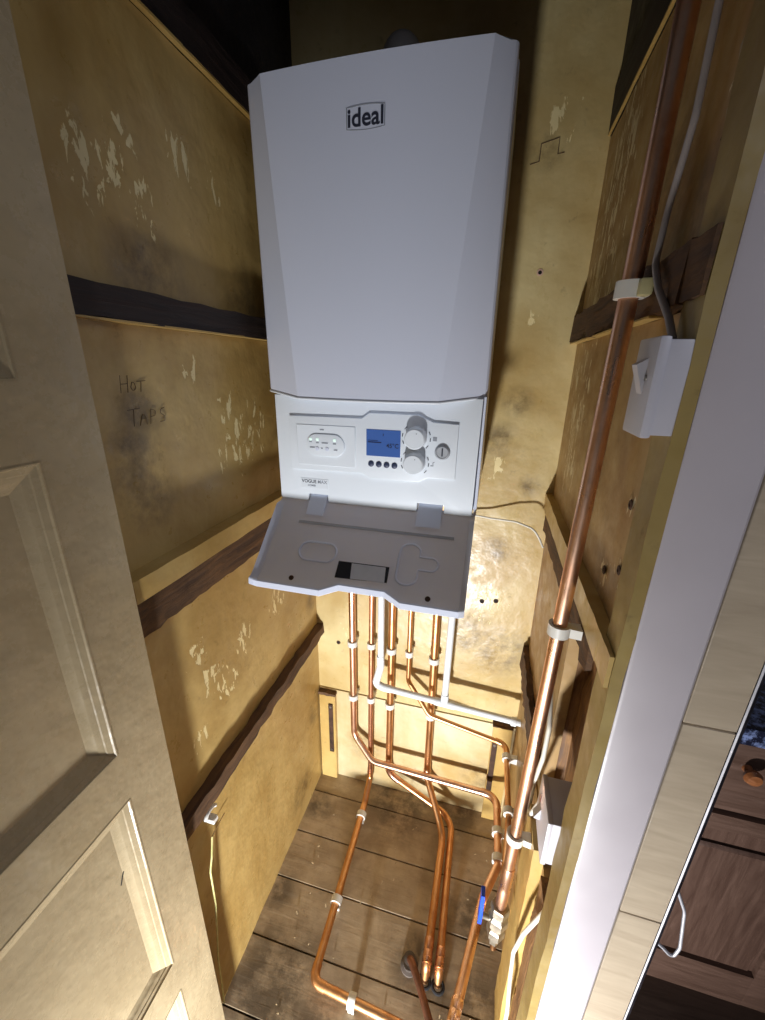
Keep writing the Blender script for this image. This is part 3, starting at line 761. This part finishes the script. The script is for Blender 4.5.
# pipe clips
def clip(label, c, axis, tow, r, reach, mat=M['wplastic'], w=.019, group='white pipe clips'):
    c = Vector(c); a = Vector(axis).normalized(); n = Vector(tow); n = (n - a * n.dot(a)).normalized(); s_ = a.cross(n)
    m = MB(); seg = 20; rows = []
    for rr, h in ((r + .0004, -w / 2), (r + .0058, -w / 2), (r + .0058, w / 2), (r + .0004, w / 2)):
        rows.append([m.b.verts.new(c + a * h + (n * math.cos(2 * math.pi * k / seg) + s_ * math.sin(2 * math.pi * k / seg)) * rr) for k in range(seg)])
    fs = []
    for q in range(4):
        r0, r1 = rows[q], rows[(q + 1) % 4]
        for k in range(seg): fs.append(m.b.faces.new((r0[k], r0[(k + 1) % seg], r1[(k + 1) % seg], r1[k])))
    bmesh.ops.recalc_face_normals(m.b, faces=fs)
    o = thing('pipe_clip', label, 'clip', tuple(c + n * reach), group)
    m.build('ring', mat, o)
    m = MB(); h = .008
    V = []
    for d, wd in ((r + .004, .009), (max(reach, r + .008), .011)):
        V.append([m.b.verts.new(c + n * d + s_ * (sx_ * wd) + a * (sy_ * h)) for sx_, sy_ in ((-1, -1), (1, -1), (1, 1), (-1, 1))])
    fs = [m.b.faces.new(V[0][::-1]), m.b.faces.new(V[1])]
    for k in range(4): fs.append(m.b.faces.new((V[0][k], V[0][(k + 1) % 4], V[1][(k + 1) % 4], V[1][k])))
    bmesh.ops.recalc_face_normals(m.b, faces=fs); m.build('foot', mat, o)
    return o
ret = YB - Yp - .0005
up = (0, 0, 1); bk = (0, 1, 0); rt = (1, 0, 0); dn = (0, 0, -1)
for x0, x1, r, nm, zs in ((-.3855, -.3838, .0115, 'leftmost vertical copper pipe', (-.893, -1.122)), (-.3178, -.3184, .0088, 'thin copper pipe second from left', (-.888, -1.118)),
                          (-.2482, -.2475, .0115, 'copper pipe right of the left white drop', (-.892, -1.125)), (-.1075, None, .0118, 'stout right-hand vertical copper pipe', (-.90, -1.132)), (-.1895, None, .0078, 'thin middle copper pipe', (-.893,))):
    for k, z in enumerate(zs):
        xx = {-.3855: lerp(-.388, -.383, (z + .28) / -1.02), -.3178: -.318, -.2482: -.248, -.1075: lerp(-.108, -.102, (z + .28) / -1.14), -.1895: -.1875}[x0]
        clip(('upper' if k == 0 else 'lower') + ' white clip holding the ' + nm if len(zs) > 1 else 'single white clip holding the ' + nm, (xx, Yp, z), up, bk, r, ret if z > -1.143 else ret - .004)
clip('large white clip on the tall copper pipe above the upper switch', (.1459, .61, .092), up, (1, .0, 0), .0112, .0175, group='white pipe clips on the tall pipe')
clip('large white clip on the tall copper pipe below the pale batten', (.1372, .6092, -.392), up, rt, .0112, .0325, group='white pipe clips on the tall pipe')
clip('large white clip on the tall copper pipe beside the lower switch', (.1281, .6085, -.885), up, rt, .0112, .0295, group='white pipe clips on the tall pipe')
clip('white clip on floor pipe nearest the back wall', (-.3168, .985, -1.542), bk, dn, .0113, .0315, group='white clips on the floor pipe')
clip('white clip midway along the left floor pipe', (-.3135, .725, -1.542), bk, dn, .0113, .0315, group='white clips on the floor pipe')
clip('white clip on the floor pipe past its corner elbow', (-.20, .5386, -1.542), rt, dn, .0113, .0315, group='white clips on the floor pipe')
clip('farther white clip on the low copper pipe along right wall', (.1446, .935, -1.3636), (0, 1, -.07), rt, .0115, .0345, group='white clips on the right wall run')
clip('nearer white clip on the low copper pipe along right wall', (.1449, .855, -1.358), (0, 1, -.07), rt, .0115, .034, group='white clips on the right wall run')
clip('white clip on thin pipe just past its corner at right wall', (.1486, 1.015, -1.1437), bk, rt, .0078, .0305, group='white clips on the right wall run')
clip('white clip farther down the thin pipe on right wall', (.1507, .85, -1.1493), bk, rt, .0078, .0285, group='white clips on the right wall run')

# ------------------------------------------------------------------ switches and cables
sw = thing('fused_switch', 'white switch box high on right wall with small rocker', 'switch', (.16, .4675, -.064), 'white switch boxes')
m = MB(); m.box(.149, .1795, .4515, .508, -.059, .028, .002); m.build('back_box', M['sw'], sw)
m = MB(); m.box(.1405, .1505, .45, .5105, -.062, .031, .003); fpl = m.build('face_plate', M['sw'], sw)
m = MB(); m.prism([(.1407, -.022), (.1407, .012), (.1310, .006)], 'Y', .470, .486); m.build('rocker', M['sw'], fpl)
for yy in (.468, .495):
    m = MB(); m.lathe((.1407, yy, -.006), (-1, 0, 0), [(.0032, 0), (.003, .001), (0, .0006)], 10); m.build('screw', M['steel'], fpl)
sl = thing('fused_switch', 'white switch box low on right wall, top face in shade, beside the white trim', 'switch', (.185, .545, -.777), 'white switch boxes')
m = MB(); m.box(.158, .222, .503, .588, -.776, -.682, .002)
bb = m.build('back_box', M['sw'], sl)
m = MB(); m.box(.150, .159, .501, .59, -.778, -.680, .003); fpl = m.build('face_plate', M['sw'], sl)
m = MB(); m.prism([(.1502, -.748), (.1502, -.722), (.140, -.745)], 'Y', .553, .568); m.build('rocker', M['sw'], fpl)
m = MB(); m.box(.1492, .151, .566, .573, -.722, -.708); m.build('indicator_neon', plain('dark red neon', lin(110, 30, 36), .3), fpl)

cc = MB(); cc.box(.1495, .1635, .584, .601, .083, .101, .002); cc.box(.1635, XR - .0155, .588, .597, .087, .097)
tag(cc.build('cable_clip', plain('yellowed plastic', lin(196, 188, 140), .5)), 'small yellowed cable clip beside the large white clip above the upper switch', 'clip')

def cable(label, pts, r, mat, rb=.03, name='cable', cat='cable'):
    p, _ = fillet(pts, rb, 6)
    return tag(MB().tube(p, r, 10).build(name, mat), label, cat)
cable('grey cable hanging down the right wall into the upper switch', [(.163, .575, .90), (.163, .566, .34), (.165, .570, .24), (.164, .592, .168), (.1585, .5785, .113), (.157, .543, .082), (.159, .500, .05), (.161, .482, .029)], .0036, M['cableg'])
cable('white cable running behind the tall copper pipe to the lower switch', [(.172, .80, -.50), (.171, .745, -.585), (.170, .685, -.665), (.1665, .672, -.735), (.164, .692, -.82), (.160, .685, -.90), (.156, .645, -.865), (.166, .60, -.74)], .0045, M['cablew'])
cable('pale cable wriggling from the lower switch to the floor', [(.196, .53, -.777), (.187, .50, -.85), (.157, .53, -1.03), (.1525, .552, -1.14), (.153, .54, -1.2), (.153, .512, -1.26), (.152, .505, -1.56)], .0042, M['cablew'], .04)
cable('thin white cable crossing the back wall from boiler to right corner', [(-.06, 1.13, -.392), (.02, 1.11, -.394), (.09, 1.085, -.388), (.135, 1.065, -.396), (.152, 1.06, -.42), (.163, 1.05, -.44)], .0028, M['cablew'], .05)
ew = thing('earth_wire', 'green and yellow wire with bare end trailing down left wall', 'wire', (-.52, .457, -1.56))
p, _ = fillet([(-.520, .512, -1.012), (-.511, .492, -1.045), (-.508, .478, -1.07), (-.515, .482, -1.2), (-.52, .464, -1.384), (-.52, .456, -1.56)], .03, 5)
MB().tube(p, .0021, 8).build('sleeved_length', M['earth'], ew)
MB().tube([(-.5215, .562, -1.006), (-.521, .535, -1.008), (-.520, .511, -1.012)], .0012, 6).build('bare_end', M['bare'], ew)
bc = thing('broken_clip', 'broken white plastic cable clip under lowest left batten', 'clip', (-.525, .505, -.94))
m = MB(); m.tube([(XL + .022, .508 + .017 * math.cos(a), -.927 + .014 * math.sin(a)) for a in [math.radians(k) for k in range(20, 171, 15)]], .0042, 8); m.build('hook', M['wplastic'], bc)
m = MB(); m.box(XL + .0005, XL + .026, .507, .523, -.961, -.949, .0015, 1); m.build('foot', M['wplastic'], bc)

# small shavings on the boards
m = MB(); rnd = random.Random(11)
for k in range(46):
    x, yy = rnd.uniform(-.48, .15), rnd.uniform(.47, 1.1); s_ = rnd.uniform(.0014, .0042); a = rnd.random() * 3.1
    c, q = math.cos(a), math.sin(a); z = ZF + .0014
    V = [m.b.verts.new((x + c * u * s_ - q * v * s_ * .45, yy + q * u * s_ + c * v * s_ * .45, z + (.0015 if w_ else 0) + .0008 * u * w_)) for w_ in (0, 1) for u, v in ((-1, -1), (1, -1), (1, 1), (-1, 1))]
    for f in ((0, 1, 2, 3), (4, 5, 6, 7), (0, 1, 5, 4), (1, 2, 6, 5), (2, 3, 7, 6), (3, 0, 4, 7)): m.b.faces.new([V[i] for i in f])
bmesh.ops.recalc_face_normals(m.b, faces=m.b.faces[:])
o = tag(m.build('wood_shavings', M['chip']), 'small pale wood shavings scattered on the floorboards', 'debris'); o['kind'] = 'stuff'

# ------------------------------------------------------------------ kitchen unit beyond the pier
KY = .76
cb = thing('base_cabinet', 'brown oak kitchen cabinet with drawer beyond the tiled pier', 'cabinet', (.78, 1.0, ZF))
m = MB(); m.box(.335, 1.3, KY + .022, 1.3, -1.485, -.668); m.build('carcass', M['cabz'], cb)
m = MB(); m.box(.335, 1.3, KY + .07, 1.3, ZF, -1.485); m.build('plinth', M['cab'], cb)
m = MB(); m.box(.40, .80, KY, KY + .02, -.81, -.674, .004); dr = m.build('drawer', M['cab'], cb)
m = MB(); m.lathe((.556, KY, -.738), (0, -1, 0), [(.009, 0), (.007, .009), (.0145, .016), (.016, .022), (.012, .029), (0, .032)], 24); m.build('knob', M['knobw'], dr)
m = MB(); m.box(.335, 1.0, KY + .008, KY + .022, -.868, -.816, .002); m.build('rail', M['cab'], cb)
# door with raised frame and arched panel
m = MB(); x0, x1, z0, z1 = .40, .80, -1.475, -.874; fw = .065
m.box(x0, x0 + fw, KY, KY + .02, z0, z1, .002); m.box(x1 - fw, x1, KY, KY + .02, z0, z1, .002); m.box(x0 + fw, x1 - fw, KY, KY + .02, z0, z0 + .115)
arch = [(x0 + fw, z1), (x1 - fw, z1)] + [(lerp(x1 - fw, x0 + fw, k / 14), z1 - .075 + .035 * math.sin(math.pi * k / 14)) for k in range(15)]
m.prism(arch, 'Y', KY, KY + .02)
cd = m.build('cabinet_door', M['cab'], cb)
m = MB(); m.box(x0 + fw - .004, x1 - fw + .004, KY + .013, KY + .019, z0 + .11, z1 - .035); m.box(x0 + fw + .012, x1 - fw - .012, KY + .001, KY + .014, z0 + .127, z1 - .095, .0118, 1); m.build('door_panel', M['cabz'], cd)
p, _ = fillet([(.3125, .485, -.70), (.332, .485, -.718), (.353, .485, -.765), (.366, .485, -.85), (.362, .485, -.880), (.345, .485, -.862), (.3125, .485, -.835)], [.012, .05, .03, .012, .012, .02], 6)
tag(MB().tube(p, .0024, 12).build('pull_handle', M['satin']), 'bright chrome pull handle on the far edge of the tiled pier', 'handle')
wt = MB(); wt.box(.325, 1.35, KY - .022, 1.32, -.664, -.624, .004)
tag(wt.build('worktop', M['granite']), 'blue-black speckled granite worktop on the kitchen cabinet', 'worktop')
b = MB(); b.box(.311, 1.6, 1.33, 1.4, ZF, 1.0)
struct(b.build('wall_kitchen', plain('kitchen back wall', lin(150, 140, 130), .7)))

# ------------------------------------------------------------------ light
def lamp(name, typ, loc, energy, col, **kw):
    l = bpy.data.lights.new(name, typ); l.energy = energy; l.color = col
    for k, v in kw.items(): setattr(l, k, v)
    o = bpy.data.objects.new(name, l); COL.objects.link(o); o.location = (loc[0], loc[1], loc[2] + H); return o
wl_ = lamp('work_lamp', 'SPOT', (-.15, -.46, -1.49), 178, (.97, .98, 1.0), shadow_soft_size=.05, spot_size=math.radians(122), spot_blend=1.0)
wl_.rotation_euler = Vector((-.10, 1.0, .17)).to_track_quat('-Z', 'Y').to_euler()
k = lamp('soft_fill_light', 'AREA', (.75, -.4, .55), 3.0, (.86, .88, 1.0), shape='RECTANGLE', size=.5, size_y=.5)  # unseen cool fill, added to lift the architrave and boiler front
k.rotation_euler = (Vector((.2, .45, -.3)) - Vector((.75, -.4, .55))).to_track_quat('-Z', 'Y').to_euler()

w = bpy.data.worlds.new('World'); sc.world = w; w.use_nodes = True
w.node_tree.nodes['Background'].inputs['Color'].default_value = (.75, .82, 1.0, 1); w.node_tree.nodes['Background'].inputs['Strength'].default_value = .04

# ------------------------------------------------------------------ camera
cd_ = bpy.data.cameras.new('camera'); cam = bpy.data.objects.new('camera', cd_); COL.objects.link(cam)
a = Vector((0.3334392125595261, 0.2542724122941863, 0.05877335985441755))
R = Matrix.Rotation(a.length, 3, a.normalized()) @ Matrix(((1, 0, 0), (0, 0, -1), (0, 1, 0)))
Mx = Matrix((R[0], -R[1], -R[2])).transposed()
cam.matrix_world = Matrix.Translation((0, 0, H)) @ Mx.to_4x4()
cd_.sensor_fit = 'HORIZONTAL'; cd_.sensor_width = 36; cd_.lens = 407.694 / 765 * 36; cd_.clip_start = .01
sc.camera = cam
vs = sc.view_settings
sc.display_settings.display_device = 'sRGB'
vs.view_transform = 'Standard'; vs.look = 'None'; vs.gamma = 1; vs.exposure = 0; vs.use_curve_mapping = False
for o in list(bpy.data.objects):
    if '_o' in o: del o['_o']
